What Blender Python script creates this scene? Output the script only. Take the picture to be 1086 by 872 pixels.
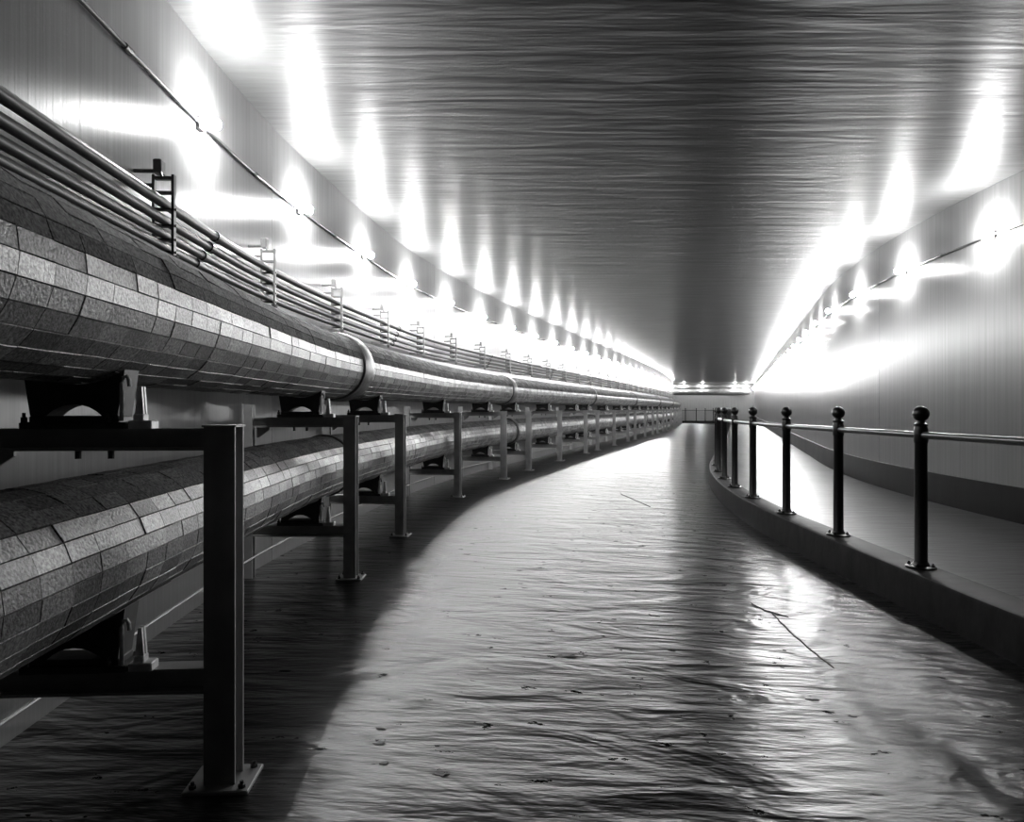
import bpy, math, random
import numpy as np
from mathutils import Matrix, Vector

random.seed(7)
rng = np.random.default_rng(7)
scene = bpy.context.scene
for o in list(bpy.data.objects):
    bpy.data.objects.remove(o, do_unlink=True)
C = scene.collection

# ------------------------------------------------------------------ camera
F_PX, IMG_W, IMG_H = 760.0, 1086.0, 872.0
CAM_Z = 1.5
cd = bpy.data.cameras.new('camera')
cd.sensor_fit = 'HORIZONTAL'
cd.sensor_width = 36.0
cd.lens = 36.0 * F_PX / IMG_W
cd.shift_y = -3.0 / IMG_W
cd.clip_start, cd.clip_end = 0.05, 300
cam = bpy.data.objects.new('camera', cd)
C.objects.link(cam)
cam.location = (0, 0, CAM_Z)
cam.rotation_euler = (math.pi / 2, 0, 0)
scene.camera = cam

# ------------------------------------------------------------------ world and exposure
w = bpy.data.worlds.new('world')
scene.world = w
w.use_nodes = True
w.node_tree.nodes['Background'].inputs[0].default_value = (0.0, 0.0, 0.0, 1)
w.node_tree.nodes['Background'].inputs[1].default_value = 0.0
vs = scene.view_settings
vs.view_transform = 'Standard'
vs.look = 'None'
vs.exposure = 0.0
vs.gamma = 1.0
vs.use_curve_mapping = False
BULB_STRENGTH = 2000.0
scene.cycles.max_bounces = 8
scene.cycles.diffuse_bounces = 3
scene.cycles.glossy_bounces = 4
scene.cycles.sample_clamp_indirect = 12.0

# ------------------------------------------------------------------ materials
def mat(name):
    m = bpy.data.materials.new(name)
    m.use_nodes = True
    nt = m.node_tree
    return m, nt, nt.nodes, nt.links, nt.nodes['Principled BSDF']

def gray(v):
    return (v, v, v, 1)

def simple(name, v, rough, metal=0.0, noise=0.35, scale=14.0, bump=0.15, spec=0.5):
    m, nt, N, L, b = mat(name)
    tc = N.new('ShaderNodeTexCoord')
    n = N.new('ShaderNodeTexNoise')
    n.inputs['Scale'].default_value = scale
    n.inputs['Detail'].default_value = 5
    L.new(tc.outputs['Object'], n.inputs['Vector'])
    r = N.new('ShaderNodeMapRange')
    r.inputs['From Min'].default_value = 0.25
    r.inputs['From Max'].default_value = 0.75
    r.inputs['To Min'].default_value = v * (1 - noise)
    r.inputs['To Max'].default_value = v * (1 + noise)
    L.new(n.outputs['Fac'], r.inputs['Value'])
    L.new(r.outputs['Result'], b.inputs['Base Color'])
    b.inputs['Roughness'].default_value = rough
    b.inputs['Metallic'].default_value = metal
    b.inputs['Specular IOR Level'].default_value = spec
    bp = N.new('ShaderNodeBump')
    bp.inputs['Strength'].default_value = bump
    bp.inputs['Distance'].default_value = 0.01
    L.new(n.outputs['Fac'], bp.inputs['Height'])
    L.new(bp.outputs['Normal'], b.inputs['Normal'])
    return m

def streaked(name, v, rough, uscale, vscale, bump, dist, var=0.25, second=None, spec=0.5, metal=0.0, aniso=0.0, pits=False):
    """glossy paint with brush streaks; UV in metres (u along the tunnel, v across or up)"""
    m, nt, N, L, b = mat(name)
    uv = N.new('ShaderNodeUVMap')
    mp = N.new('ShaderNodeMapping')
    mp.inputs['Scale'].default_value = (uscale, vscale, 1)
    L.new(uv.outputs['UV'], mp.inputs['Vector'])
    n = N.new('ShaderNodeTexNoise')
    n.inputs['Scale'].default_value = 1
    n.inputs['Detail'].default_value = 4
    n.inputs['Roughness'].default_value = 0.6
    L.new(mp.outputs['Vector'], n.inputs['Vector'])
    # broad patches of dirt
    n2 = N.new('ShaderNodeTexNoise')
    n2.inputs['Scale'].default_value = 0.9
    n2.inputs['Detail'].default_value = 2
    L.new(uv.outputs['UV'], n2.inputs['Vector'])
    r = N.new('ShaderNodeMapRange')
    r.inputs['From Min'].default_value = 0.3
    r.inputs['From Max'].default_value = 0.7
    r.inputs['To Min'].default_value = v * (1 - var)
    r.inputs['To Max'].default_value = v * (1 + var)
    L.new(n.outputs['Fac'], r.inputs['Value'])
    L.new(r.outputs['Result'], b.inputs['Base Color'])
    rr = N.new('ShaderNodeMapRange')
    rr.inputs['From Min'].default_value = 0.0
    rr.inputs['From Max'].default_value = 1.0
    rr.inputs['To Min'].default_value = rough * 0.9
    rr.inputs['To Max'].default_value = rough * 1.1
    L.new(n2.outputs['Fac'], rr.inputs['Value'])
    L.new(rr.outputs['Result'], b.inputs['Roughness'])
    b.inputs['Specular IOR Level'].default_value = spec
    b.inputs['Metallic'].default_value = metal
    if aniso:                                   # brush strokes run across u, so highlights spread along u
        tg = N.new('ShaderNodeTangent'); tg.direction_type = 'UV_MAP'; tg.uv_map = 'UVMap'
        b.inputs['Anisotropic'].default_value = aniso
        L.new(tg.outputs['Tangent'], b.inputs['Tangent'])
    bp = N.new('ShaderNodeBump')
    bp.inputs['Strength'].default_value = bump
    bp.inputs['Distance'].default_value = dist
    L.new(n.outputs['Fac'], bp.inputs['Height'])
    last = bp
    if second:
        (us, vsc, st, di) = second
        mp3 = N.new('ShaderNodeMapping')
        mp3.inputs['Scale'].default_value = (us, vsc, 1)
        L.new(uv.outputs['UV'], mp3.inputs['Vector'])
        n3 = N.new('ShaderNodeTexNoise')
        n3.inputs['Scale'].default_value = 1
        n3.inputs['Detail'].default_value = 3
        n3.inputs['Distortion'].default_value = 1.0
        L.new(mp3.outputs['Vector'], n3.inputs['Vector'])
        bp2 = N.new('ShaderNodeBump')
        bp2.inputs['Strength'].default_value = st
        bp2.inputs['Distance'].default_value = di
        L.new(n3.outputs['Fac'], bp2.inputs['Height'])
        L.new(bp.outputs['Normal'], bp2.inputs['Normal'])
        last = bp2
    if pits:                                    # chipped paint: sparse dark hollows
        mp4 = N.new('ShaderNodeMapping'); mp4.inputs['Scale'].default_value = (9, 5, 1)
        L.new(uv.outputs['UV'], mp4.inputs['Vector'])
        n4 = N.new('ShaderNodeTexNoise'); n4.inputs['Scale'].default_value = 1; n4.inputs['Detail'].default_value = 5; n4.inputs['Roughness'].default_value = 0.65
        L.new(mp4.outputs['Vector'], n4.inputs['Vector'])
        t4 = N.new('ShaderNodeMapRange'); t4.inputs['From Min'].default_value = 0.645; t4.inputs['From Max'].default_value = 0.665
        t4.inputs['To Min'].default_value = 1.0; t4.inputs['To Max'].default_value = 0.0
        L.new(n4.outputs['Fac'], t4.inputs['Value'])
        for sock, src in (('Base Color', r), ('Roughness', rr)):
            mm = N.new('ShaderNodeMix'); mm.data_type = 'FLOAT'
            L.new(t4.outputs[0], mm.inputs[0])
            mm.inputs[2].default_value = 0.008 if sock == 'Base Color' else 0.85
            L.new(src.outputs['Result'], mm.inputs[3]); L.new(mm.outputs[0], b.inputs[sock])
        sp = N.new('ShaderNodeMath'); sp.operation = 'MULTIPLY'; sp.inputs[1].default_value = spec
        L.new(t4.outputs[0], sp.inputs[0]); L.new(sp.outputs[0], b.inputs['Specular IOR Level'])
        bp3 = N.new('ShaderNodeBump'); bp3.inputs['Strength'].default_value = 0.8; bp3.inputs['Distance'].default_value = 0.006
        L.new(t4.outputs[0], bp3.inputs['Height']); L.new(last.outputs['Normal'], bp3.inputs['Normal'])
        last = bp3
    L.new(last.outputs['Normal'], b.inputs['Normal'])
    return m

def cladding(name, lo, hi, rough=0.42, metal=0.25, spec=0.5):
    m, nt, N, L, b = mat(name)
    g = N.new('ShaderNodeNewGeometry')
    oi = N.new('ShaderNodeObjectInfo')
    ad = N.new('ShaderNodeMath'); ad.operation = 'ADD'
    L.new(g.outputs['Random Per Island'], ad.inputs[0]); L.new(oi.outputs['Random'], ad.inputs[1])
    fr = N.new('ShaderNodeMath'); fr.operation = 'FRACT'
    L.new(ad.outputs[0], fr.inputs[0])
    n = N.new('ShaderNodeTexNoise')
    n.inputs['Scale'].default_value = 85
    n.inputs['Detail'].default_value = 5
    L.new(g.outputs['Position'], n.inputs['Vector'])
    mr = N.new('ShaderNodeMapRange')
    mr.inputs['To Min'].default_value = lo
    mr.inputs['To Max'].default_value = hi
    L.new(fr.outputs[0], mr.inputs['Value'])
    nr = N.new('ShaderNodeMapRange')
    nr.inputs['From Min'].default_value = 0.3
    nr.inputs['From Max'].default_value = 0.7
    nr.inputs['To Min'].default_value = 0.3
    nr.inputs['To Max'].default_value = 1.6
    L.new(n.outputs['Fac'], nr.inputs['Value'])
    mu = N.new('ShaderNodeMath'); mu.operation = 'MULTIPLY'
    L.new(mr.outputs[0], mu.inputs[0]); L.new(nr.outputs[0], mu.inputs[1])
    L.new(mu.outputs[0], b.inputs['Base Color'])
    b.inputs['Roughness'].default_value = rough
    b.inputs['Metallic'].default_value = metal
    b.inputs['Specular IOR Level'].default_value = spec
    bp = N.new('ShaderNodeBump')
    bp.inputs['Strength'].default_value = 0.5
    bp.inputs['Distance'].default_value = 0.006
    L.new(n.outputs['Fac'], bp.inputs['Height'])
    L.new(bp.outputs['Normal'], b.inputs['Normal'])
    return m

M = {}
M['wall'] = streaked('enamel_wall_paint', 0.20, 0.31, 22.0, 0.35, 0.4, 0.005, var=0.15, spec=0.65, metal=0.1, aniso=0.6)
M['ceiling'] = streaked('enamel_ceiling_paint', 0.07, 0.46, 12.0, 0.8, 0.5, 0.014, var=0.2,
                        second=(3.2, 0.5, 0.36, 0.04), spec=1.0, aniso=0.68)
M['floor'] = streaked('worn_floor_paint', 0.011, 0.31, 15.0, 2.6, 1.0, 0.014, var=0.3,
                      second=(2.8, 1.1, 0.75, 0.06), spec=0.26, aniso=0.5, pits=True)
M['walkway'] = streaked('walkway_floor_paint', 0.03, 0.38, 12.0, 2.0, 0.8, 0.012, var=0.35, second=(3.5, 0.8, 0.4, 0.03), spec=0.16, aniso=0.4)
M['kerb'] = streaked('kerb_concrete', 0.011, 0.55, 6.0, 3.0, 0.6, 0.008, var=0.6, spec=0.06)
M['plinth'] = streaked('plinth_paint', 0.010, 0.45, 5.0, 0.6, 0.2, 0.004, var=0.35, spec=0.15)
M['cladding'] = cladding('insulation_block_cladding', 0.12, 0.32)
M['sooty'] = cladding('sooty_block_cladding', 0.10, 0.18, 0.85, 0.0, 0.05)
M['core'] = simple('pipe_joint_mastic', 0.05, 0.7)
M['band'] = simple('pipe_collar_jacket', 0.10, 0.45, 0.2)
M['steel'] = simple('painted_steel', 0.36, 0.5, 0.0, noise=0.25, scale=5)
M['darksteel'] = simple('dark_steel', 0.045, 0.5, 0.2)
M['black'] = simple('black_railing_paint', 0.005, 0.36, 0.0, noise=0.3, bump=0.08, spec=0.35)
M['railtube'] = simple('worn_rail_tube', 0.02, 0.28, 0.0, noise=0.3, bump=0.05)
M['cable'] = simple('dark_conduit_paint', 0.015, 0.45, 0.0, noise=0.3, bump=0.05)
M['bright'] = simple('galvanised_bracket', 0.8, 0.45, 0.1)
M['pale'] = simple('pale_conduit', 0.2, 0.35, 0.0)
M['duct'] = simple('duct_jacket', 0.12, 0.4, 0.0, scale=2)
M['bracket'] = simple('grey_bracket_steel', 0.14, 0.45, 0.2)
m, nt, N, L, b = mat('glowing_bulb')
b.inputs['Base Color'].default_value = gray(0.8)
b.inputs['Emission Color'].default_value = gray(1.0)
b.inputs['Emission Strength'].default_value = BULB_STRENGTH
M['bulb'] = m

# ------------------------------------------------------------------ mesh helpers
class MB:
    def __init__(self):
        self.v, self.f, self.uv = [], [], []
    def add(self, vs, fs, uvs=None):
        o = len(self.v)
        self.v += [tuple(p) for p in vs]
        self.f += [tuple(i + o for i in q) for q in fs]
        if uvs: self.uv += uvs
    def box(self, c, s, rot=None, taper=1.0):
        vs = []
        for dz in (-.5, .5):
            k = taper if dz > 0 else 1.0
            for dx, dy in ((-.5, -.5), (.5, -.5), (.5, .5), (-.5, .5)):
                p = Vector((dx * s[0] * k, dy * s[1] * k, dz * s[2]))
                if rot: p = rot @ p
                vs.append(Vector(c) + p)
        self.add(vs, [(3, 2, 1, 0), (4, 5, 6, 7), (0, 1, 5, 4), (1, 2, 6, 5), (2, 3, 7, 6), (3, 0, 4, 7)])
    def cbox(self, c, s, ch=0.004, rot=None):
        """box with chamfered vertical edges and top"""
        x, y, z = s[0] / 2, s[1] / 2, s[2] / 2
        ring = [(-x + ch, -y), (x - ch, -y), (x, -y + ch), (x, y - ch), (x - ch, y), (-x + ch, y), (-x, y - ch), (-x, -y + ch)]
        vs = []
        for zz, k in ((-z, 0), (z - ch, 0), (z, ch)):
            for a, b_ in ring:
                p = Vector((a - math.copysign(k, a), b_ - math.copysign(k, b_), zz))
                if rot: p = rot @ p
                vs.append(Vector(c) + p)
        fs = [tuple(range(7, -1, -1)), tuple(range(16, 24))]
        for l in (0, 8):
            for i in range(8):
                j = (i + 1) % 8
                fs.append((l + i, l + j, l + 8 + j, l + 8 + i))
        self.add(vs, fs)
    def tube(self, pts, r, n=12, cap=True):
        pts = [Vector(p) for p in pts]
        k = len(pts)
        vs = []
        for i, p in enumerate(pts):
            t = (pts[min(i + 1, k - 1)] - pts[max(i - 1, 0)]).normalized()
            up = Vector((0, 0, 1)) if abs(t.z) < 0.95 else Vector((1, 0, 0))
            a = t.cross(up).normalized(); b_ = a.cross(t).normalized()
            for j in range(n):
                q = 2 * math.pi * j / n
                vs.append(p + (a * math.cos(q) + b_ * math.sin(q)) * r)
        fs = []
        for i in range(k - 1):
            for j in range(n):
                j2 = (j + 1) % n
                fs.append((i * n + j, (i + 1) * n + j, (i + 1) * n + j2, i * n + j2))
        if cap:
            fs.append(tuple(range(n)))
            fs.append(tuple(range((k - 1) * n + n - 1, (k - 1) * n - 1, -1)))
        self.add(vs, fs)
    def lathe(self, prof, n=20, c=(0, 0, 0), axis='z'):
        vs = []
        for r, z in prof:
            for j in range(n):
                q = 2 * math.pi * j / n
                if axis == 'z': p = (r * math.cos(q), r * math.sin(q), z)
                elif axis == 'x': p = (z, r * math.cos(q), r * math.sin(q))
                else: p = (r * math.sin(q), z, r * math.cos(q))
                vs.append((p[0] + c[0], p[1] + c[1], p[2] + c[2]))
        fs = []
        for i in range(len(prof) - 1):
            for j in range(n):
                j2 = (j + 1) % n
                fs.append((i * n + j, i * n + j2, (i + 1) * n + j2, (i + 1) * n + j))
        fs.append(tuple(range(n - 1, -1, -1)))
        k = (len(prof) - 1) * n
        fs.append(tuple(range(k, k + n)))
        self.add(vs, fs)
    def prism(self, poly, y0, y1):
        """polygon in x,z extruded along y"""
        n = len(poly)
        vs = [(x, y0, z) for x, z in poly] + [(x, y1, z) for x, z in poly]
        fs = [tuple(range(n)), tuple(range(2 * n - 1, n - 1, -1))]
        for i in range(n):
            j = (i + 1) % n
            fs.append((i, i + n, j + n, j))
        self.add(vs, fs)
    def mesh(self, name, m, smooth=False):
        me = bpy.data.meshes.new(name)
        me.from_pydata(self.v, [], self.f)
        me.materials.append(m)
        if self.uv:
            l = me.uv_layers.new(name='UVMap')
            for lp in me.loops:
                l.data[lp.index].uv = self.uv[lp.vertex_index]
        if smooth:
            me.polygons.foreach_set('use_smooth', [True] * len(me.polygons))
            try: me.set_sharp_from_angle(angle=math.radians(35))
            except Exception: pass
        me.update()
        return me
    def build(self, name, m, parent=None, smooth=False):
        return link(name, self.mesh(name, m, smooth), parent)

def link(name, me, parent=None):
    o = bpy.data.objects.new(name, me)
    C.objects.link(o)
    if parent: o.parent = parent
    return o

def empty(name, loc, rz=0):
    o = bpy.data.objects.new(name, None)
    o.empty_display_size = 0.1
    C.objects.link(o)
    o.location = loc
    o.rotation_euler = (0, 0, rz)
    return o

def tag(o, label, cat, group=None, kind=None):
    o['label'] = label
    o['category'] = cat
    if group: o['group'] = group
    if kind: o['kind'] = kind
    return o

def structure(o, label=None):
    o['kind'] = 'structure'
    if label: o['label'] = label
    return o

def copy_tree(o, parent=None):
    c = o.copy()
    C.objects.link(c)
    c.parent = parent
    for ch in list(o.children):
        copy_tree(ch, c)
    return c

ONES = ['', 'first', 'second', 'third', 'fourth', 'fifth', 'sixth', 'seventh', 'eighth', 'ninth', 'tenth', 'eleventh',
        'twelfth', 'thirteenth', 'fourteenth', 'fifteenth', 'sixteenth', 'seventeenth', 'eighteenth', 'nineteenth', 'twentieth']
def nth(i):
    if i <= 20: return ONES[i]
    t = {2: 'twenty', 3: 'thirty', 4: 'forty', 5: 'fifty'}[i // 10]
    if i % 10 == 0: return t[:-1] + 'ieth'
    return t + '-' + ONES[i % 10]

# ------------------------------------------------------------------ plan curves of the tunnel
class Curve:
    def __init__(self, pts, smooth=0.9, step=0.1):
        p = np.array(pts, float)
        ys = np.arange(p[0, 1], p[-1, 1] + 1e-6, step)
        xs = self.pchip(p[:, 1], p[:, 0], ys)
        k = int(3 * smooth / step)
        ker = np.exp(-0.5 * (np.arange(-k, k + 1) * step / smooth) ** 2); ker /= ker.sum()
        pad = np.concatenate([xs[0] + (xs[1] - xs[0]) * np.arange(-k, 0), xs, xs[-1] + (xs[-1] - xs[-2]) * np.arange(1, k + 1)])
        xs = np.convolve(pad, ker, 'valid')
        self.x, self.y = xs, ys
        self.s = np.concatenate([[0], np.cumsum(np.hypot(np.diff(xs), np.diff(ys)))])
        self.th = np.arctan2(np.gradient(xs), np.gradient(ys))
    @staticmethod
    def pchip(x, y, xi):
        h = np.diff(x); d = np.diff(y) / h
        m = np.zeros(len(x)); m[0], m[-1] = d[0], d[-1]
        for i in range(1, len(x) - 1):
            m[i] = (d[i - 1] * h[i] + d[i] * h[i - 1]) / (h[i - 1] + h[i])
        k = np.clip(np.searchsorted(x, xi) - 1, 0, len(h) - 1)
        t = (xi - x[k]) / h[k]
        return ((2*t**3 - 3*t**2 + 1) * y[k] + (t**3 - 2*t**2 + t) * h[k] * m[k]
                + (-2*t**3 + 3*t**2) * y[k + 1] + (t**3 - t**2) * h[k] * m[k + 1])
    @property
    def length(self): return self.s[-1]
    def at(self, s, off=0.0):
        """point at arc length s, moved off metres to the right of travel; and heading"""
        x = np.interp(s, self.s, self.x); y = np.interp(s, self.s, self.y); th = np.interp(s, self.s, self.th)
        return x + off * math.cos(th), y - off * math.sin(th), th
    def s_for_y(self, Y, off=0.0):
        px = self.y - off * np.sin(self.th)
        return float(np.interp(Y, px, self.s))

LEFT = Curve([(-1.15, -8), (-1.62, -4), (-2.05, 0), (-2.22, 2.5), (-2.36, 4.95), (-2.405, 5.79), (-2.405, 6.61), (-2.36, 7.45),
              (-2.27, 8.52), (-2.13, 9.9), (-1.93, 11.84), (-1.20, 15.4), (0.185, 20.1), (2.46, 27.1), (6.0, 37.8),
              (10.9, 53.2), (16.1, 72.0)])
RIGHT = Curve([(6.9, -8), (6.5, -4), (6.17, 0), (5.96, 5), (5.94, 7), (5.99, 9.15), (6.14, 11.06), (6.53, 13.4), (6.94, 15.2),
               (8.48, 20.3), (11.55, 30.2), (14.8, 40.6), (21.0, 60.5), (27.0, 80.0)])
CEIL = CAM_Z + 2.78
WALK = CAM_Z - 1.348
ROAD_R = -0.18
WALKW = 2.66
END_Y = 80.0
BRANCH_X = 2.0

def dense(curve, off, s0, s1, step):
    n = max(2, int((s1 - s0) / step) + 1)
    return [curve.at(s, off) for s in np.linspace(s0, s1, n)], np.linspace(s0, s1, n)

def wall_strip(curve, s0, s1, z0, z1, off, thick, side, step=0.5, zdiv=1):
    """curved slab standing along the curve. side=+1: face looks to the right of travel"""
    pts, ss = dense(curve, off, s0, s1, step)
    back, _ = dense(curve, off - side * thick, s0, s1, step)
    mb = MB()
    zs = np.linspace(z0, z1, zdiv + 1)
    n = len(pts)
    for zi in zs:
        for (x, y, _), s in zip(pts, ss):
            mb.v.append((x, y, zi)); mb.uv.append((s, zi))
    for k in range(zdiv):
        for i in range(n - 1):
            q = (k * n + i, k * n + i + 1, (k + 1) * n + i + 1, (k + 1) * n + i)
            mb.f.append(q if side < 0 else q[::-1])
    # back and rims
    o = len(mb.v)
    for zi in (z0, z1):
        for (x, y, _), s in zip(back, ss):
            mb.v.append((x, y, zi)); mb.uv.append((s, zi))
    top = zdiv * n
    for i in range(n - 1):
        q = (o + i, o + i + 1, o + n + i + 1, o + n + i)
        mb.f.append(q[::-1] if side < 0 else q)
        q = (top + i, top + i + 1, o + n + i + 1, o + n + i); mb.f.append(q if side < 0 else q[::-1])
        q = (i, i + 1, o + i + 1, o + i); mb.f.append(q[::-1] if side < 0 else q)
    mb.f.append((0, top, o + n, o)); mb.f.append((n - 1, o + n - 1, o + 2 * n - 1, top + n - 1))
    return mb

def strip_between(rows, zs_fn, flip=False):
    """rows: list of polylines of equal length [(x,y)], z per row; UV = (along y, across x) metres"""
    mb = MB()
    n = len(rows[0])
    for r, row in enumerate(rows):
        for i, (x, y, u, vv) in enumerate(row):
            mb.v.append((x, y, zs_fn(r))); mb.uv.append((u, vv))
    for r in range(len(rows) - 1):
        for i in range(n - 1):
            q = (r * n + i, (r + 1) * n + i, (r + 1) * n + i + 1, r * n + i + 1)
            mb.f.append(q[::-1] if flip else q)
    return mb

# ------------------------------------------------------------------ floor, ceiling, walls
def curb_line(step=0.4):
    """edge of the raised walkway: follows the right wall, then swings left along the end wall"""
    s_end = RIGHT.s_for_y(END_Y - 4.6, -WALKW)
    pts, ss = dense(RIGHT, -WALKW, 0, s_end, step)
    line = [(x, y) for x, y, _ in pts]
    x, y, th = pts[-1]
    yt = END_Y - 3.0
    cx0, cy0 = x, y
    for k in range(1, 9):                       # rounded corner to the left branch
        a = k / 8
        px = (1 - a) ** 2 * cx0 + 2 * a * (1 - a) * (cx0 + (yt - cy0) * math.tan(th)) + a * a * (cx0 - 2.5)
        py = (1 - a) ** 2 * cy0 + 2 * a * (1 - a) * yt + a * a * yt
        line.append((px, py))
    while line[-1][0] > BRANCH_X + 1:
        line.append((line[-1][0] - 1.0, yt))
    line.append((BRANCH_X, yt))
    return line
CURB = curb_line()

ncr = 161
sl = np.linspace(0, LEFT.length, ncr)
sr = np.linspace(0, RIGHT.length, ncr)
def road_rows():
    """floor rows from the left wall across to the kerb"""
    ys = LEFT.y
    out = []
    yv = np.concatenate([np.arange(-8, 30, 0.4), np.arange(30, 72.01, 1.0)])
    curb_x = np.interp(yv, [p[1] for p in CURB if p[1] < END_Y - 3.2], [p[0] for p in CURB if p[1] < END_Y - 3.2])
    lx = np.interp(yv, LEFT.y, LEFT.x)
    rows = []
    for fr in (0, 'post', 0.5, 0.75, 1):
        row = []
        for y, a, b_ in zip(yv, lx, curb_x):
            x = a + 1.4 if fr == 'post' else a + (b_ - a + 0.05) * fr
            row.append((x, y, y, x))
        rows.append(row)
    zz = [0, 0, -0.075, -0.13, ROAD_R]
    return strip_between(rows, lambda r: zz[r])
floor = road_rows()
# junction floor at the far bend
floor.add([(BRANCH_X, 72, 0), (16.1 + 1.4, 72, 0), (24.2, 72, ROAD_R), (24.2, END_Y - 2.9, ROAD_R), (BRANCH_X, END_Y - 2.9, ROAD_R)],
          [(0, 1, 2, 3, 4)], [(72, BRANCH_X), (72, 17.5), (72, 24.2), (77, 24.2), (77, BRANCH_X)])
fo = floor.build('floor', M['floor'])
structure(fo, 'dark glossy worn floor of the tunnel road')

# ceiling
yv = np.concatenate([np.arange(-8, 30, 0.5), np.arange(30, 72.01, 1.0)])
lx = np.interp(yv, LEFT.y, LEFT.x); rx = np.interp(yv, RIGHT.y, RIGHT.x)
rows = []
for fr in (0, .25, .5, .75, 1):
    rows.append([(a - 0.1 + (b_ - a + 0.2) * fr, y, y, a + (b_ - a) * fr) for y, a, b_ in zip(yv, lx, rx)])
ce = strip_between(rows, lambda r: CEIL, flip=True)
ce.add([(BRANCH_X, 72, CEIL), (27.3, 72, CEIL), (27.3, END_Y + .2, CEIL), (BRANCH_X, END_Y + .2, CEIL)], [(3, 2, 1, 0)],
       [(72, BRANCH_X), (72, 27), (80, 27), (80, BRANCH_X)])
structure(ce.build('ceiling', M['ceiling']), 'dark glossy painted ceiling with cross-wise brush ripples')

# side walls: thin backing with panels standing proud, open joints between
def panelled_wall(name, curve, side, s_joint, pitch, z0, label):
    back = wall_strip(curve, 0, curve.length, z0, CEIL, -side * 0.03, 0.12, side)
    o = back.build(name, M['plinth'])
    structure(o, label)
    s = s_joint
    while s > 0: s -= pitch
    while s < curve.length:
        a, b_ = max(0, s + 0.004), min(curve.length, s + pitch - 0.004)
        if b_ - a > 0.1:
            wall_strip(curve, a, b_, z0, CEIL - 0.002, 0.0, 0.03, side, step=0.35, zdiv=1).build('wall_panel', M['wall'], o, smooth=True)
        s += pitch
    return o
panelled_wall('wall_left', LEFT, 1, LEFT.s_for_y(14.0), 7.0, -0.02, 'pale glossy left tunnel wall behind the pipes')
panelled_wall('wall_right', RIGHT, -1, RIGHT.s_for_y(12.4), 7.0, WALK - 0.02, 'pale glossy right tunnel wall beside the walkway')
# dark plinth along the right wall
pl = wall_strip(RIGHT, 0, RIGHT.length, WALK, WALK + 0.42, -0.045, 0.05, -1).build('baseboard_right', M['plinth'], smooth=True)
structure(pl, 'dark plinth band along the right wall')

def flat_wall(name, a, b_, z0, z1, m, label, th=0.15):
    d = (Vector(b_) - Vector(a)); n = Vector((-d.y, d.x)).normalized() * th
    L_ = d.length
    mb = MB()
    mb.v = [(a[0], a[1], z0), (b_[0], b_[1], z0), (b_[0], b_[1], z1), (a[0], a[1], z1),
            (a[0] + n.x, a[1] + n.y, z0), (b_[0] + n.x, b_[1] + n.y, z0), (b_[0] + n.x, b_[1] + n.y, z1), (a[0] + n.x, a[1] + n.y, z1)]
    mb.f = [(0, 1, 2, 3), (5, 4, 7, 6), (3, 2, 6, 7), (1, 0, 4, 5), (0, 3, 7, 4), (2, 1, 5, 6)]
    mb.uv = [(0, z0), (L_, z0), (L_, z1), (0, z1)] * 2
    return structure(mb.build(name, m), label)
flat_wall('wall_end', (BRANCH_X, END_Y), (27.2, END_Y), -0.3, CEIL, M['wall'], 'far end wall of the tunnel where it bends left')
flat_wall('wall_corner', (16.05, 72.0), (BRANCH_X, 72.0), -0.3, CEIL, M['wall'], 'wall of the side branch round the far corner')
flat_wall('wall_branch', (BRANCH_X, 72), (BRANCH_X, END_Y), -0.3, CEIL, M['wall'], 'wall closing the far side branch')
flat_wall('wall_back', (7.1, -8), (-1.4, -8), -0.3, CEIL, M['plinth'], 'dark wall behind the camera')

# raised walkway with kerb
def walkway():
    mb = MB()
    n = len(CURB)
    outer = []
    for (x, y) in CURB:
        if y < END_Y - 3.2:
            # perpendicular foot on the right wall
            d = (RIGHT.x - x) ** 2 + (RIGHT.y - y) ** 2
            k = int(np.argmin(d)); outer.append((RIGHT.x[k], RIGHT.y[k]))
        else:
            outer.append((min(27.0, max(BRANCH_X, 27.0 if x > 23.2 else x)), END_Y))
    s = 0
    for i in range(n):
        if i: s += math.hypot(CURB[i][0] - CURB[i - 1][0], CURB[i][1] - CURB[i - 1][1])
        cx, cy = CURB[i]; ox, oy = outer[i]
        L_ = math.hypot(ox - cx, oy - cy)
        for k, fr in enumerate((0.09, 0.5, 1.0)):
            x, y = cx + (ox - cx) * fr, cy + (oy - cy) * fr
            mb.v.append((x, y, WALK)); mb.uv.append((s, fr * L_))
    for i in range(n - 1):
        for k in range(2):
            a = i * 3 + k
            mb.f.append((a, a + 1, a + 4, a + 3))
    return mb
structure(walkway().build('floor_walkway', M['walkway'], smooth=False), 'raised walkway floor between the railing and the right wall')

def kerb():
    """kerb stones: rounded nosing profile swept along the edge of the walkway, cut into lengths"""
    pts = [Vector((x, y, 0)) for x, y in CURB]
    nrm = []
    for i in range(len(pts)):
        t = (pts[min(i + 1, len(pts) - 1)] - pts[max(0, i - 1)]).normalized()
        nrm.append(Vector((t.y, -t.x, 0)))           # to the right of travel: towards the wall
    prof = [(0.0, -0.30), (0.0, WALK - 0.035), (0.008, WALK - 0.012), (0.03, WALK), (0.30, WALK + 0.001)]
    mb = MB()
    s = 0
    for i, p in enumerate(pts):
        if i: s += (pts[i] - pts[i - 1]).length
        for j, (o_, z) in enumerate(prof):
            q = p + nrm[i] * o_
            mb.v.append((q.x, q.y, z)); mb.uv.append((s, z + o_))
    m_ = len(prof)
    for i in range(len(pts) - 1):
        for j in range(m_ - 1):
            a = i * m_ + j
            mb.f.append((a, a + 1, a + m_ + 1, a + m_))
    return mb
structure(kerb().build('trim_1', M['kerb'], smooth=True), 'low concrete kerb edging the raised walkway')

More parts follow.
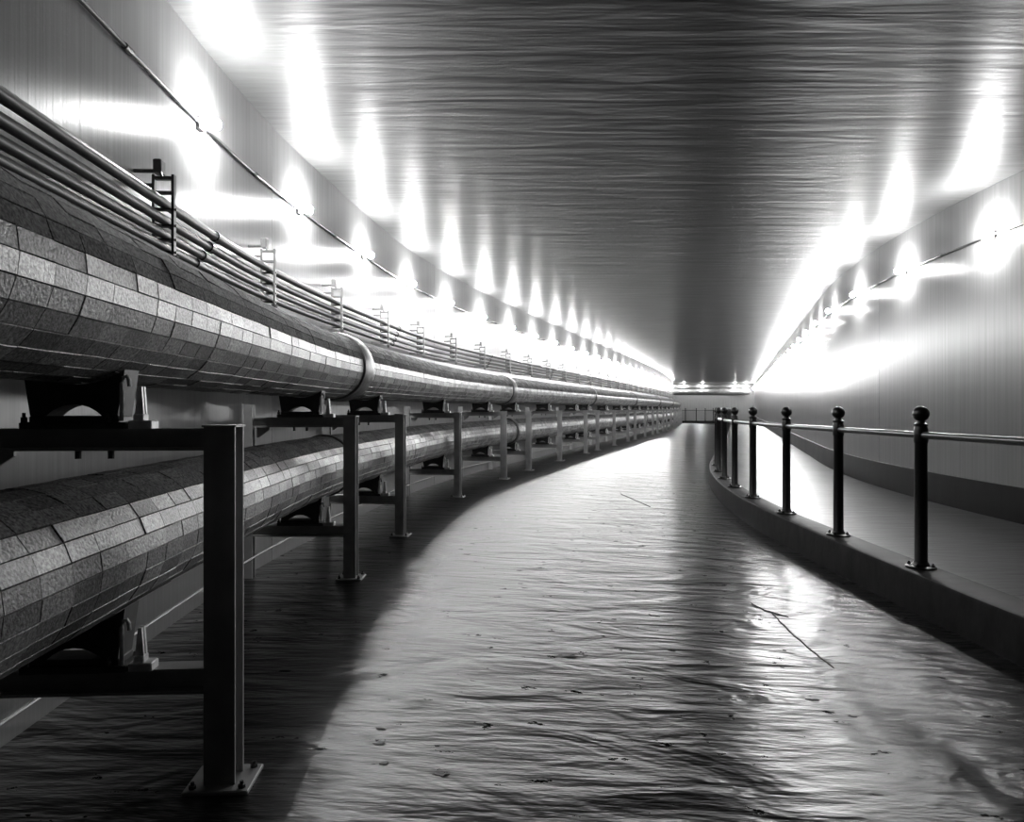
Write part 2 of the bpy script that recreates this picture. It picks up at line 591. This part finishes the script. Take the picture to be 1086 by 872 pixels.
# ------------------------------------------------------------------ insulated pipes
PIPE_OFF = 0.53
BLOCK_L = 0.175
def pipe_run(name, zc, r, facets, vis_range, y0, n_ind_rings, label, collars, part_facets, soot_from):
    root = empty(name, (0, 0, 0))
    tag(root, label, 'pipe')
    s0, s1 = 0.3, LEFT.length - 1.2
    # core (mastic seen in the joints)
    pts, ss = dense(LEFT, PIPE_OFF, s0, s1, 0.4)
    line = [(x, y, zc) for x, y, _ in pts]
    x, y, th = pts[-1]
    for k in range(1, 5):                            # past the corner
        x, y = x + 0.4 * math.sin(th), y + 0.4 * math.cos(th); line.append((x, y, zc))
    for k in range(1, 9):                            # swings left round the far corner
        a = k / 8 * (math.pi / 2 + th)
        R_ = 0.6
        ccx, ccy = x - R_ * math.cos(th), y + R_ * math.sin(th)
        line.append((ccx + R_ * math.cos(-th + a), ccy + R_ * math.sin(-th + a), zc))
    for k in range(1, 9): line.append((line[-1][0] - 0.9, line[-1][1], zc))
    mb = MB(); mb.tube(line, r - 0.012, facets * 2)
    mb.build('pipe_core', M['core'], root, smooth=True)
    # blocks
    s_first = LEFT.s_for_y(y0)
    ring = 0
    da = 2 * math.pi / facets
    variants = []
    def block_verts(hl, g=0.0018):
        # local: x along pipe, y around, z outward; origin on the core radius
        wb = 2 * (r - 0.012) * math.tan(da / 2) - g
        wt = 2 * r * math.tan(da / 2) - g - 0.001
        lb, lt = BLOCK_L - g, BLOCK_L - g - 0.0025
        v = []
        for (l, w_, z) in ((lb, wb, -0.012), (lb, wt, hl - 0.002), (lt, wt - 0.0025, hl)):
            v += [(-l/2, -w_/2, z), (l/2, -w_/2, z), (l/2, w_/2, z), (-l/2, w_/2, z)]
        f = [(8, 9, 10, 11)]
        for a in (0, 4):
            for i in range(4):
                j = (i + 1) % 4
                f.append((a + i, a + j, a + 4 + j, a + 4 + i))
        return v, f
    for k in range(5):
        v, f = block_verts(0.011 + 0.0008 * k)
        mb = MB(); mb.add(v, f); variants.append((mb.mesh('block', M['cladding']), mb.mesh('block', M['sooty'])))
    stuff, soot = MB(), MB()
    s = s0
    nring = int((s1 - s0) / BLOCK_L)
    for i in range(nring):
        sc_ = s0 + (i + 0.5) * BLOCK_L
        px, py, th = LEFT.at(sc_, PIPE_OFF)
        t = Vector((math.sin(th), math.cos(th), 0)); nn = Vector((math.cos(th), -math.sin(th), 0)); up = Vector((0, 0, 1))
        ind = s_first <= sc_ < s_first + n_ind_rings * BLOCK_L
        for k in range(facets):
            a = (k + 0.5) * da                      # 0 = towards the road, pi/2 = up
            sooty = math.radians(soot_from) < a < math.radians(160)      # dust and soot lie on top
            rad = nn * math.cos(a) + up * math.sin(a)
            tan = rad.cross(t).normalized()
            pos = Vector((px, py, zc)) + rad * (r - 0.012 + random.uniform(-0.001, 0.0015))
            rot = Matrix((t, tan, rad)).transposed()
            rot = rot @ Matrix.Rotation(random.uniform(-0.010, 0.010), 3, 'Y') @ Matrix.Rotation(random.uniform(-0.006, 0.006), 3, 'Z')
            if ind and k in part_facets:
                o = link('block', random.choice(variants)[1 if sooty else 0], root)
                o.matrix_local = Matrix.Translation(pos) @ rot.to_4x4()
            else:
                if py > 45 and math.cos(a) < -0.3: continue
                v, f = block_verts(random.uniform(0.011, 0.0142))
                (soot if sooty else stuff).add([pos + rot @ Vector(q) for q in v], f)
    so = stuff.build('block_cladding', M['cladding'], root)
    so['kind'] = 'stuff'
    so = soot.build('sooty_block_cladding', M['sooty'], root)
    so['kind'] = 'stuff'
    # collars
    for (cy_, wd, dr) in collars:
        sc_ = LEFT.s_for_y(cy_, PIPE_OFF)
        px, py, th = LEFT.at(sc_, PIPE_OFF)
        mb = MB()
        prof = [(r - 0.01, -wd / 2 - 0.01), (r + dr * 0.7, -wd / 2), (r + dr, -wd * 0.3), (r + dr, wd * 0.3), (r + dr * 0.7, wd / 2), (r - 0.01, wd / 2 + 0.01)]
        mb.lathe(prof, 40, axis='y')
        o = mb.build('collar', M['band'], root, smooth=True)
        o.location = (px, py, zc)
        o.rotation_euler = (0, 0, -th)
    return root

UP_Z, UP_R = 1.925, 0.325
LO_Z, LO_R = 0.94, 0.285
pipe_run('insulated_pipe', UP_Z, UP_R, 30, None, 1.9, 20,
         'upper fat pipe clad in grey insulation blocks, lying on top of the steel frames',
         [(7.45, 0.34, 0.032), (16.9, 0.30, 0.032), (26.4, 0.16, 0.04), (36.0, 0.16, 0.04), (46.0, 0.16, 0.04), (56.0, .16, .04)],
         [24, 25, 26, 27, 28, 29, 0, 1, 2, 3, 4, 5, 6, 7, 8], 13)
pipe_run('insulated_pipe', LO_Z, LO_R, 26, None, 2.0, 23,
         'lower fat block-clad pipe running behind the posts, close to the floor',
         [(7.0, 0.05, 0.02), (17.3, 0.16, 0.04), (27.0, 0.16, 0.04), (40.0, .16, .04)],
         [20, 21, 22, 23, 24, 25, 0, 1, 2, 3, 4, 5, 6], 47)

# ------------------------------------------------------------------ support frames
BEAM_TOP = 1.42
POST_OFF = 1.03
def h_section(mb, c, wx, wy, z0, z1, t=0.012):
    """flanges face along y, web between"""
    zc, hz = (z0 + z1) / 2, z1 - z0
    mb.box((c[0], c[1] - wy / 2 + t / 2, zc), (wx, t, hz))
    mb.box((c[0], c[1] + wy / 2 - t / 2, zc), (wx, t, hz))
    mb.box((c[0], c[1], zc), (t, wy - 2 * t, hz))

def make_frame():
    root = empty('pipe_support_frame', (0, 0, 0))
    mb = MB(); h_section(mb, (POST_OFF, 0), 0.115, 0.115, 0.014, BEAM_TOP + 0.005); mb.build('post', M['steel'], root)
    p = root.children[-1]
    mb = MB(); mb.cbox((POST_OFF, 0, 0.007), (0.24, 0.22, 0.014)); mb.build('base_plate', M['steel'], p)
    for sx in (-.09, .09):
        for sy in (-.08, .08):
            mb = MB(); mb.lathe([(0.014, 0.014), (0.014, 0.026), (0.007, 0.027), (0.007, 0.04)], 6, (POST_OFF + sx, sy, 0)); mb.build('anchor_bolt', M['darksteel'], p)
    mb = MB(); mb.box((POST_OFF, 0, BEAM_TOP + 0.009), (0.125, 0.125, 0.008)); mb.build('cap_plate', M['steel'], p)
    mb = MB(); h_section(mb, (0.07, 0), 0.08, 0.08, 0.0, 1.53); mb.build('wall_post', M['steel'], root)
    def beam(z0, z1, x0, x1):
        mb = MB(); xc, lx_ = (x0 + x1) / 2, x1 - x0
        mb.box((xc, 0, z1 - 0.006), (lx_, 0.09, 0.012)); mb.box((xc, 0, z0 + 0.006), (lx_, 0.09, 0.012)); mb.box((xc, 0, (z0 + z1) / 2), (lx_, 0.01, z1 - z0 - 0.024))
        return mb
    beam(BEAM_TOP - 0.088, BEAM_TOP, 0.112, POST_OFF - 0.0585).build('crossbeam', M['steel'], root)
    beam(0.37, 0.47, 0.112, POST_OFF - 0.0585).build('lower_crossbeam', M['steel'], root)
    # gusset with bolts hanging under the beam
    mb = MB(); mb.prism([(0.14, 1.332), (0.26, 1.332), (0.26, 1.31), (0.16, 1.24), (0.14, 1.24)], -0.008, 0.008); mb.build('gusset', M['steel'], root)
    for bx in (0.5, 0.62):
        mb = MB(); mb.lathe([(0.012, 1.30), (0.012, 1.332)], 8, (bx, -0.02, 0)); mb.build('hanger_bolt', M['darksteel'], root)
    return root

def arc(cx, cz, r, a0, a1, n):
    return [(cx + r * math.cos(a), cz + r * math.sin(a)) for a in np.linspace(a0, a1, n)]

def make_saddle(pipe_r, gap):
    """origin on the beam, x across the tunnel, pipe bottom at z = gap"""
    root = empty('pipe_saddle', (0, 0, 0))
    mb = MB(); mb.cbox((0, 0, 0.013), (0.40, 0.15, 0.026)); mb.build('base_plate', M['darksteel'], root)
    mb = MB(); mb.cbox((-0.0, 0, 0.038), (0.34, 0.12, 0.024)); mb.build('slide_plate', M['darksteel'], root)
    z0 = 0.05
    pc = gap + pipe_r
    a = math.asin(0.19 / (pipe_r))
    top = arc(0, pc, pipe_r + 0.004, -math.pi / 2 + a, -math.pi / 2 - a, 11)      # concave seat, right to left
    aw, ah = 0.105, min(0.045, gap - z0 - 0.012)
    R_ = (aw * aw + ah * ah) / (2 * ah); aa = math.asin(aw / R_)
    arch = arc(0, z0 + ah - R_, R_, math.pi / 2 + aa, math.pi / 2 - aa, 9)      # arch opening, left to right
    poly = [(-0.165, z0)] + arch + [(0.165, z0)] + top
    mb = MB(); mb.prism(poly, -0.06, 0.06); mb.build('cradle', M['darksteel'], root)
    # bright guide bracket on the road side
    mb = MB(); mb.cbox((0.250, -0.03, 0.016), (0.09, 0.07, 0.032)); mb.cbox((0.240, -0.03, 0.045), (0.04, 0.05, 0.026))
    for dy in (-0.012, 0.012):
        mb.prism([(0.224, 0.055), (0.258, 0.055), (0.250, 0.165), (0.236, 0.165)], -0.03 + dy - 0.006, -0.03 + dy + 0.006)
    mb.build('guide_bracket', M['bright'], root)
    mb = MB(); mb.tube([(0.185, -0.07, 0.03), (0.185, -0.07, 0.15), (0.185, -0.07, 0.175), (0.192, -0.07, 0.20), (0.204, -0.07, 0.205), (0.212, -0.07, 0.19), (0.214, -0.07, 0.165)], 0.008, 8); mb.build('clamp_hook', M['bright'], root)
    for sx in (-0.185, 0.13):
        mb = MB(); mb.lathe([(0.013, 0.026), (0.013, 0.045), (0.007, 0.046), (0.007, 0.062)], 6, (sx, -0.064, 0)); mb.build('bolt', M['darksteel'], root)
    return root

posts_y = [2.88, 6.33, 8.44, 12.1, 15.2, 17.3, 20.4, 23.75, 25.6, 28.8]
pat = [3.25, 2.0, 3.3, 3.1, 2.1]
k = 0
while posts_y[-1] + pat[k % 5] < 70:
    posts_y.append(posts_y[-1] + pat[k % 5]); k += 1
proto_frame = make_frame()
proto_up = make_saddle(UP_R + 0.005, UP_Z - UP_R - 0.005 - BEAM_TOP)
proto_lo = make_saddle(LO_R + 0.005, LO_Z - LO_R - 0.005 - 0.47)
for i, Y in enumerate(posts_y):
    s = LEFT.s_for_y(Y, POST_OFF)
    x, y, th = LEFT.at(s)
    fr = proto_frame if i == 0 else copy_tree(proto_frame)
    fr.location = (x, y, 0); fr.rotation_euler = (0, 0, -th)
    fr.scale = ({0: 1.05, 1: 0.935, 2: 0.925, 3: 0.915}.get(i, 1.0), 1, 1)     # the near frames stand at slightly different widths
    who = 'nearest' if i == 0 else ('farthest' if i == len(posts_y) - 1 else nth(i + 1))
    tag(fr, f'grey steel frame holding both pipes, {who}' + ('' if i in (0, len(posts_y) - 1) else ' post counted from the camera'), 'frame', 'steel pipe support frames along the left wall')
    px, py, _ = LEFT.at(s, PIPE_OFF)
    for pr, z, nm in ((proto_up, BEAM_TOP, 'upper'), (proto_lo, 0.47, 'lower')):
        sd = pr if i == 0 else copy_tree(pr)
        sd.location = (px, py, z); sd.rotation_euler = (0, 0, -th)
        tag(sd, f'dark saddle with pale clamp under the {nm} pipe, on the {who} steel frame', 'pipe saddle', f'saddles under the {nm} pipe')
# one extra saddle pair between frames two and three on the wide bearing (seen beside the second post)
# thin pale pipe low along the left wall
pts, ss = dense(LEFT, 0.17, 0.2, LEFT.length - 0.2, 0.4)
mb = MB(); mb.tube([(x, y, 0.22) for x, y, _ in pts], 0.010, 8)
tag(mb.build('thin_pipe', M['pale'], smooth=True), 'thin pale pipe running low along the left wall under the lower pipe', 'pipe')

# ------------------------------------------------------------------ conduits on brackets above the upper pipe
CAB = [(2.752, 0.032, 'topmost thick dark conduit strapped to the left wall brackets'),
       (2.650, 0.030, 'second dark conduit from the top on the left wall brackets'),
       (2.562, 0.028, 'third dark conduit from the top on the left wall brackets'),
       (2.485, 0.028, 'lowest thin dark conduit on the left wall brackets, just above the upper pipe')]
CAB_OFF = 0.20
for ci, (z, r, lab) in enumerate(CAB):
    root = empty('conduit', (0, 0, 0))
    tag(root, lab, 'conduit', 'dark conduits above the upper pipe')
    pts, ss = dense(LEFT, CAB_OFF, 0.2, LEFT.length - 0.15, 0.35)
    mb = MB(); mb.tube([(x, y, z) for x, y, _ in pts], r, 12); mb.build('tube', M['cable'], root, smooth=True)
    for j in range(9):
        s = LEFT.s_for_y(5.25 - 0.12 * ci) + (j - 1) * 6.1 - 0.0
        if s < 1: continue
        x, y, th = LEFT.at(s, CAB_OFF)
        mb = MB(); mb.lathe([(r, -0.045), (r + 0.008, -0.04), (r + 0.008, 0.04), (r, 0.045)], 14, axis='y')
        o = mb.build('coupling', M['cable'], root, smooth=True); o.location = (x, y, z); o.rotation_euler = (0, 0, -th)

def make_bracket():
    """origin on the wall face at z = 0; x away from the wall, y along the tunnel"""
    root = empty('conduit_bracket', (0, 0, 0))
    for xx, z0 in ((CAB_OFF - 0.058, 2.44), (CAB_OFF + 0.058, 2.42)):
        mb = MB(); mb.box((xx, 0, (z0 + 2.925) / 2), (0.016, 0.034, 2.925 - z0)); mb.build('upright', M['bracket'], root)
    for z in (2.905, 2.815):
        mb = MB(); mb.box((CAB_OFF, 0, z), (0.10, 0.03, 0.02)); mb.build('rung', M['bracket'], root)
    for z, r, _ in CAB:
        mb = MB(); mb.cbox((CAB_OFF, 0, z - r - 0.006), (0.10, 0.05, 0.012), 0.002); mb.build('clamp', M['darksteel'], root)
        mb = MB(); mb.lathe([(0.009, 0), (0.009, 0.01)], 6, (CAB_OFF + 0.066, 0, z - r - 0.006), axis='x'); mb.build('bolt', M['bracket'], root)
    mb = MB(); mb.box((0.067, 0, 2.46), (0.134, 0.03, 0.02)); mb.box((0.067, 0, 2.86), (0.134, 0.03, 0.02)); mb.build('wall_arm', M['bracket'], root)
    mb = MB(); mb.prism([(CAB_OFF + 0.03, 2.43), (CAB_OFF + 0.086, 2.43), (CAB_OFF + 0.062, 2.385), (CAB_OFF + 0.054, 2.385)], -0.02, 0.02); mb.build('foot', M['bracket'], root)
    mb = MB(); mb.cbox((0.150, 0.05, 2.99), (0.05, 0.07, 0.085), 0.006); b_ = mb.build('anchor_box', M['bracket'], root)
    mb = MB(); mb.tube([(0.0, 0.05, 2.965), (0.13, 0.05, 2.965)], 0.013, 8)
    mb.build('side_arm', M['bracket'], b_); mb = MB(); mb.tube([(0.165, 0.03, 2.955), (CAB_OFF - 0.01, 0.0, 2.912)], 0.009, 8); mb.build('tie_rod', M['bracket'], b_)
    return root
proto_br = make_bracket()
br_s = LEFT.s_for_y(4.38, CAB_OFF)
first = True
idx = 0
s = br_s
brs = []
while s < LEFT.length - 0.6:
    brs.append(s); s += 2.06
for i, s in enumerate(brs):
    x, y, th = LEFT.at(s)
    o = proto_br if i == 0 else copy_tree(proto_br)
    o.location = (x, y, 0); o.rotation_euler = (0, 0, -th)
    if i == 0: lab = 'grey ladder-shaped conduit bracket on the left wall, nearest the camera'
    else: lab = f'grey ladder-shaped conduit bracket on the left wall, {nth(i + 1)} from the camera'
    tag(o, lab, 'bracket', 'conduit brackets along the left wall')

# ------------------------------------------------------------------ lamps and their wiring
LAMP_Z = 3.65
def make_lamp():
    """origin on the wall at lamp height; x away from the wall"""
    root = empty('wall_lamp', (0, 0, 0))
    mb = MB(); mb.cbox((0.02, 0, 0.0), (0.04, 0.10, 0.10), 0.008); mb.build('junction_box', M['bracket'], root)
    mb = MB(); mb.lathe([(0.030, 0.04), (0.030, 0.065), (0.024, 0.075)], 14, axis='x'); mb.build('socket', M['bracket'], root, smooth=True)
    mb = MB(); mb.lathe([(0.016, 0.074), (0.024, 0.085), (0.040, 0.105), (0.046, 0.125), (0.042, 0.145), (0.028, 0.162), (0.008, 0.169)], 14, axis='x'); mb.build('bulb', M['bulb'], root, smooth=True)
    return root
proto_lamp = make_lamp()
ln = 0
def lamp(x, y, rz, lab, group, z=LAMP_Z, size=1.0):
    global ln
    o = proto_lamp if ln == 0 else copy_tree(proto_lamp)
    ln += 1
    o.location = (x, y, z); o.rotation_euler = (0, 0, rz)
    o.scale = (size, size, size)
    tag(o, lab, 'lamp', group)
LS0 = LEFT.s_for_y(5.42)
LP = 2.34
i = 0
while LS0 + i * LP < LEFT.length - 0.5:
    x, y, th = LEFT.at(LS0 + i * LP)
    lamp(x, y, -th, f'glowing bare bulb lamp high on the left wall, {nth(i + 1)} from the camera', 'bare bulb lamps along the left wall')
    i += 1
RS0 = RIGHT.s_for_y(8.9)
i = 0
while RS0 + i * LP < RIGHT.length - 1.5:
    x, y, th = RIGHT.at(RS0 + i * LP)
    lamp(x, y, math.pi - th, f'glowing bare bulb lamp high on the right wall, {nth(i + 1)} from the camera', 'bare bulb lamps along the right wall')
    i += 1
for i, px in enumerate((712, 725, 745, 779, 791)):
    lamp((px - 543) / F_PX * (END_Y - 1), END_Y - 1.01, -math.pi / 2, f'glowing bulb lamp on the upper duct at the far end wall, {nth(i + 1)} from the left', 'bare bulb lamps on the end wall', CEIL - 0.36, 1.35)

def wire(curve, side, lab, s0):
    root = empty('lamp_wiring_conduit', (0, 0, 0))
    tag(root, lab, 'conduit')
    pts, ss = dense(curve, side * 0.024, 0.2, curve.length - 0.2, 0.4)
    mb = MB(); mb.tube([(x, y, LAMP_Z) for x, y, _ in pts], 0.014, 8); mb.build('tube', M['cable'], root, smooth=True)
    j = 0
    while s0 + 1.21 + (j - 2) * LP < curve.length - 1:
        s = s0 + 1.21 + (j - 2) * LP
        j += 1
        if s < 0.5: continue
        x, y, th = curve.at(s, side * 0.024)
        mb = MB(); mb.lathe([(0.014, -0.05), (0.021, -0.045), (0.021, 0.045), (0.014, 0.05)], 10, axis='y')
        o = mb.build('coupling', M['cable'], root, smooth=True); o.location = (x, y, LAMP_Z); o.rotation_euler = (0, 0, -th)
wire(LEFT, 1, 'thin dark wiring conduit linking the lamps on the left wall', LS0)
wire(RIGHT, -1, 'thin dark wiring conduit linking the lamps on the right wall', RS0)

# ------------------------------------------------------------------ railing on the kerb
RAIL_Z = WALK + 1.12
def make_rail_post(mats=True):
    post = empty('rail_post_parts', (0, 0, 0))
    return post
shaft = MB(); shaft.lathe([(0.056, 0.012), (0.056, 0.05), (0.051, 0.06), (0.049, 1.05), (0.054, 1.06), (0.056, 1.075), (0.056, 1.165), (0.052, 1.18), (0.050, 1.195),
                           (0.056, 1.20), (0.056, 1.215), (0.032, 1.225), (0.030, 1.24)], 20)
me_shaft = shaft.mesh('post', M['black'], True)
ball = MB(); ball.lathe([(0.026, 1.235)] + [(0.066 * math.sin(a), 1.300 - 0.066 * math.cos(a)) for a in np.linspace(0.45, 3.0, 12)], 20)
me_ball = ball.mesh('ball_finial', M['black'], True)
fl = MB(); fl.lathe([(0.120, 0.0), (0.120, 0.012), (0.112, 0.018), (0.070, 0.022), (0.060, 0.045), (0.050, 0.055)], 20)
me_fl = fl.mesh('base_flange', M['black'], True)
bo = MB(); bo.lathe([(0.016, 0.016), (0.016, 0.034), (0.009, 0.036), (0.009, 0.046)], 6)
me_bo = bo.mesh('bolt', M['black'])

def rail_post(root, x, y, rz, full=True):
    p = link('post', me_shaft, root); p.location = (x, y, WALK); p.rotation_euler = (0, 0, rz)
    link('ball_finial', me_ball, p)
    link('base_flange', me_fl, p)
    if full:
        for k in range(4):
            b_ = link('bolt', me_bo, p); a = math.pi / 4 + k * math.pi / 2
            b_.location = (0.092 * math.cos(a), 0.092 * math.sin(a), 0)

rail_s = [RIGHT.s_for_y(y, -(WALKW - 0.17)) for y in (6.06, 7.6, 9.16, 10.78, 12.25, 13.7, 15.25)]
while rail_s[0] > 2: rail_s.insert(0, rail_s[0] - 1.55)
s_last = RIGHT.s_for_y(END_Y - 4.6, -(WALKW - .17))
while rail_s[-1] + 1.57 < s_last: rail_s.append(rail_s[-1] + 1.57)
root = empty('railing', (0, 0, 0))
tag(root, 'black ball-topped post railing along the kerb of the right walkway', 'railing')
for s in rail_s:
    x, y, th = RIGHT.at(s, -(WALKW - 0.17))
    rail_post(root, x, y, -th, y < 20)
pts, ss = dense(RIGHT, -(WALKW - 0.17), rail_s[0] - 0.6, rail_s[-1], 0.3)
mb = MB(); mb.tube([(x, y, RAIL_Z) for x, y, _ in pts], 0.030, 12); mb.build('rail', M['railtube'], root, smooth=True)
# far railing crossing in front of the end wall
root = empty('railing', (0, 0, 0))
tag(root, 'small far railing crossing in front of the end wall', 'railing')
fy = END_Y - 2.8
xs_ = [(px - 543) / F_PX * fy for px in (727, 738.5, 748, 756.5, 766, 775)]
for x in xs_: rail_post(root, x, fy, 0, False)
mb = MB(); mb.tube([(xs_[0] - 8, fy, RAIL_Z), (xs_[-1] + 0.1, fy, RAIL_Z)], 0.03, 8); mb.build('rail', M['black'], root, smooth=True)

# ------------------------------------------------------------------ ducts below the ceiling of the end wall
for z, r, yy, lab in ((CEIL - 0.36, 0.26, END_Y - 0.75, 'upper grey duct across the far end wall under the ceiling'),
                      (CEIL - 1.0, 0.30, END_Y - 0.75, 'lower grey duct across the far end wall under the upper duct')):
    root = empty('duct', (0, 0, 0))
    tag(root, lab, 'duct')
    mb = MB(); mb.tube([(BRANCH_X + 0.3, yy, z), (26.2, yy, z)], r, 20); mb.build('duct_tube', M['duct'], root, smooth=True)
    for x in np.arange(5, 26, 4.0):
        mb = MB(); mb.lathe([(r, -0.05), (r + 0.02, -0.04), (r + 0.02, 0.04), (r, 0.05)], 20, axis='x'); o = mb.build('joint_band', M['duct'], root, smooth=True); o.location = (x, yy, z)
        mb = MB(); mb.box((x + 1.0, yy + 0.36, z), (0.06, 0.75, 0.06)); mb.build('wall_bracket', M['bracket'], root)

# ------------------------------------------------------------------ cracks and flakes on the road
def on_road(px, py):
    """point of the road seen at that place in the photograph (plane of the road near it)"""
    Z = -0.09
    for _ in range(4):
        Y = F_PX * (CAM_Z - Z) / (py - 433.0); X = (px - 543.0) / F_PX * Y
        l_ = np.interp(Y, LEFT.y, LEFT.x); c_ = np.interp(Y, [p[1] for p in CURB[:150]], [p[0] for p in CURB[:150]])
        f_ = np.interp(X, [l_, l_ + 1.4, l_ + (c_ - l_ + .05) * .5, l_ + (c_ - l_ + .05) * .75, c_ + .05], [0, 0, -0.075, -0.13, ROAD_R])
        Z = float(f_)
    return Vector((X, Y, Z))
def crack(pix, wd):
    p = [on_road(*q) for q in pix]
    line = []
    for a, b_ in zip(p[:-1], p[1:]):
        for k in range(6): line.append(a.lerp(b_, k / 6))
    line.append(p[-1])
    vs, n = [], len(line)
    for i, q in enumerate(line):
        t = (line[min(i + 1, n - 1)] - line[max(i - 1, 0)]).normalized(); s_ = Vector((t.y, -t.x, 0))
        h_ = wd * random.uniform(0.4, 1.0) * (0.25 if i in (0, n - 1) else 1); j = random.uniform(-1, 1) * wd * 0.5
        for dx, dz in ((-h_, 0.0), (-h_ * .5, 0.006), (h_ * .5, 0.006), (h_, 0.0)): vs.append(q + s_ * (dx + j) + Vector((0, 0, dz)))
    fs = [(i * 4 + k, i * 4 + k + 1, i * 4 + k + 5, i * 4 + k + 4) for i in range(n - 1) for k in range(3)]
    mb = MB(); mb.add(vs, fs)
    return mb
for pix in ([(818, 650), (838, 670), (858, 688), (884, 709)], [(796, 640), (812, 648), (836, 655)], [(658, 524), (672, 530), (690, 538)]):
    crack(pix, 0.010).build('tar_filled_crack', M['core'], fo)
def flake(px, py, wx, wy, seed):
    r_ = random.Random(seed); c = on_road(px, py); n = 14
    top = []; bot = []
    for k in range(n):
        a = 2 * math.pi * k / n; q = r_.uniform(0.35, 1.0)
        bot.append((math.cos(a) * wx * q, math.sin(a) * wy * q, 0.0)); top.append((math.cos(a) * wx * q * .85, math.sin(a) * wy * q * .85, 0.002 + r_.uniform(0, 0.002)))
    mb = MB(); mb.add(bot + top, [tuple(range(n - 1, -1, -1)), tuple(range(n, 2 * n))] + [(k, (k + 1) % n, n + (k + 1) % n, n + k) for k in range(n)])
    o = mb.build('paint_flake', M['core']); o.location = c
    return o
FL = [(597, 696, .13, .03, 'largest dark paint flake, lying on the middle of the road'),
      (404, 773, .035, .02, 'dark crescent paint flake near the bottom edge of the lit road, left side'),
      (402, 789, .045, .018, 'ragged dark paint flake below the crescent flake on the left of the road'),
      (408, 810, .03, .02, 'small round dark paint flake nearest the camera on the left of the road'),
      (467, 822, .05, .018, 'long dark paint flake at the very bottom of the road'),
      (410, 688, .04, .018, 'dark paint flake at the shadow edge on the left of the road'),
      (537, 551, .03, .02, 'lone small dark paint flake far up the road'),
      (862, 742, .05, .02, 'dark paint flake on the right of the road below the long crack'),
      (904, 760, .03, .018, 'small dark paint flake on the road closest to the kerb')]
for i, (px, py, wx, wy, lab) in enumerate(FL):
    tag(flake(px, py, wx, wy, 40 + i), lab, 'paint flake', 'paint flakes on the road')
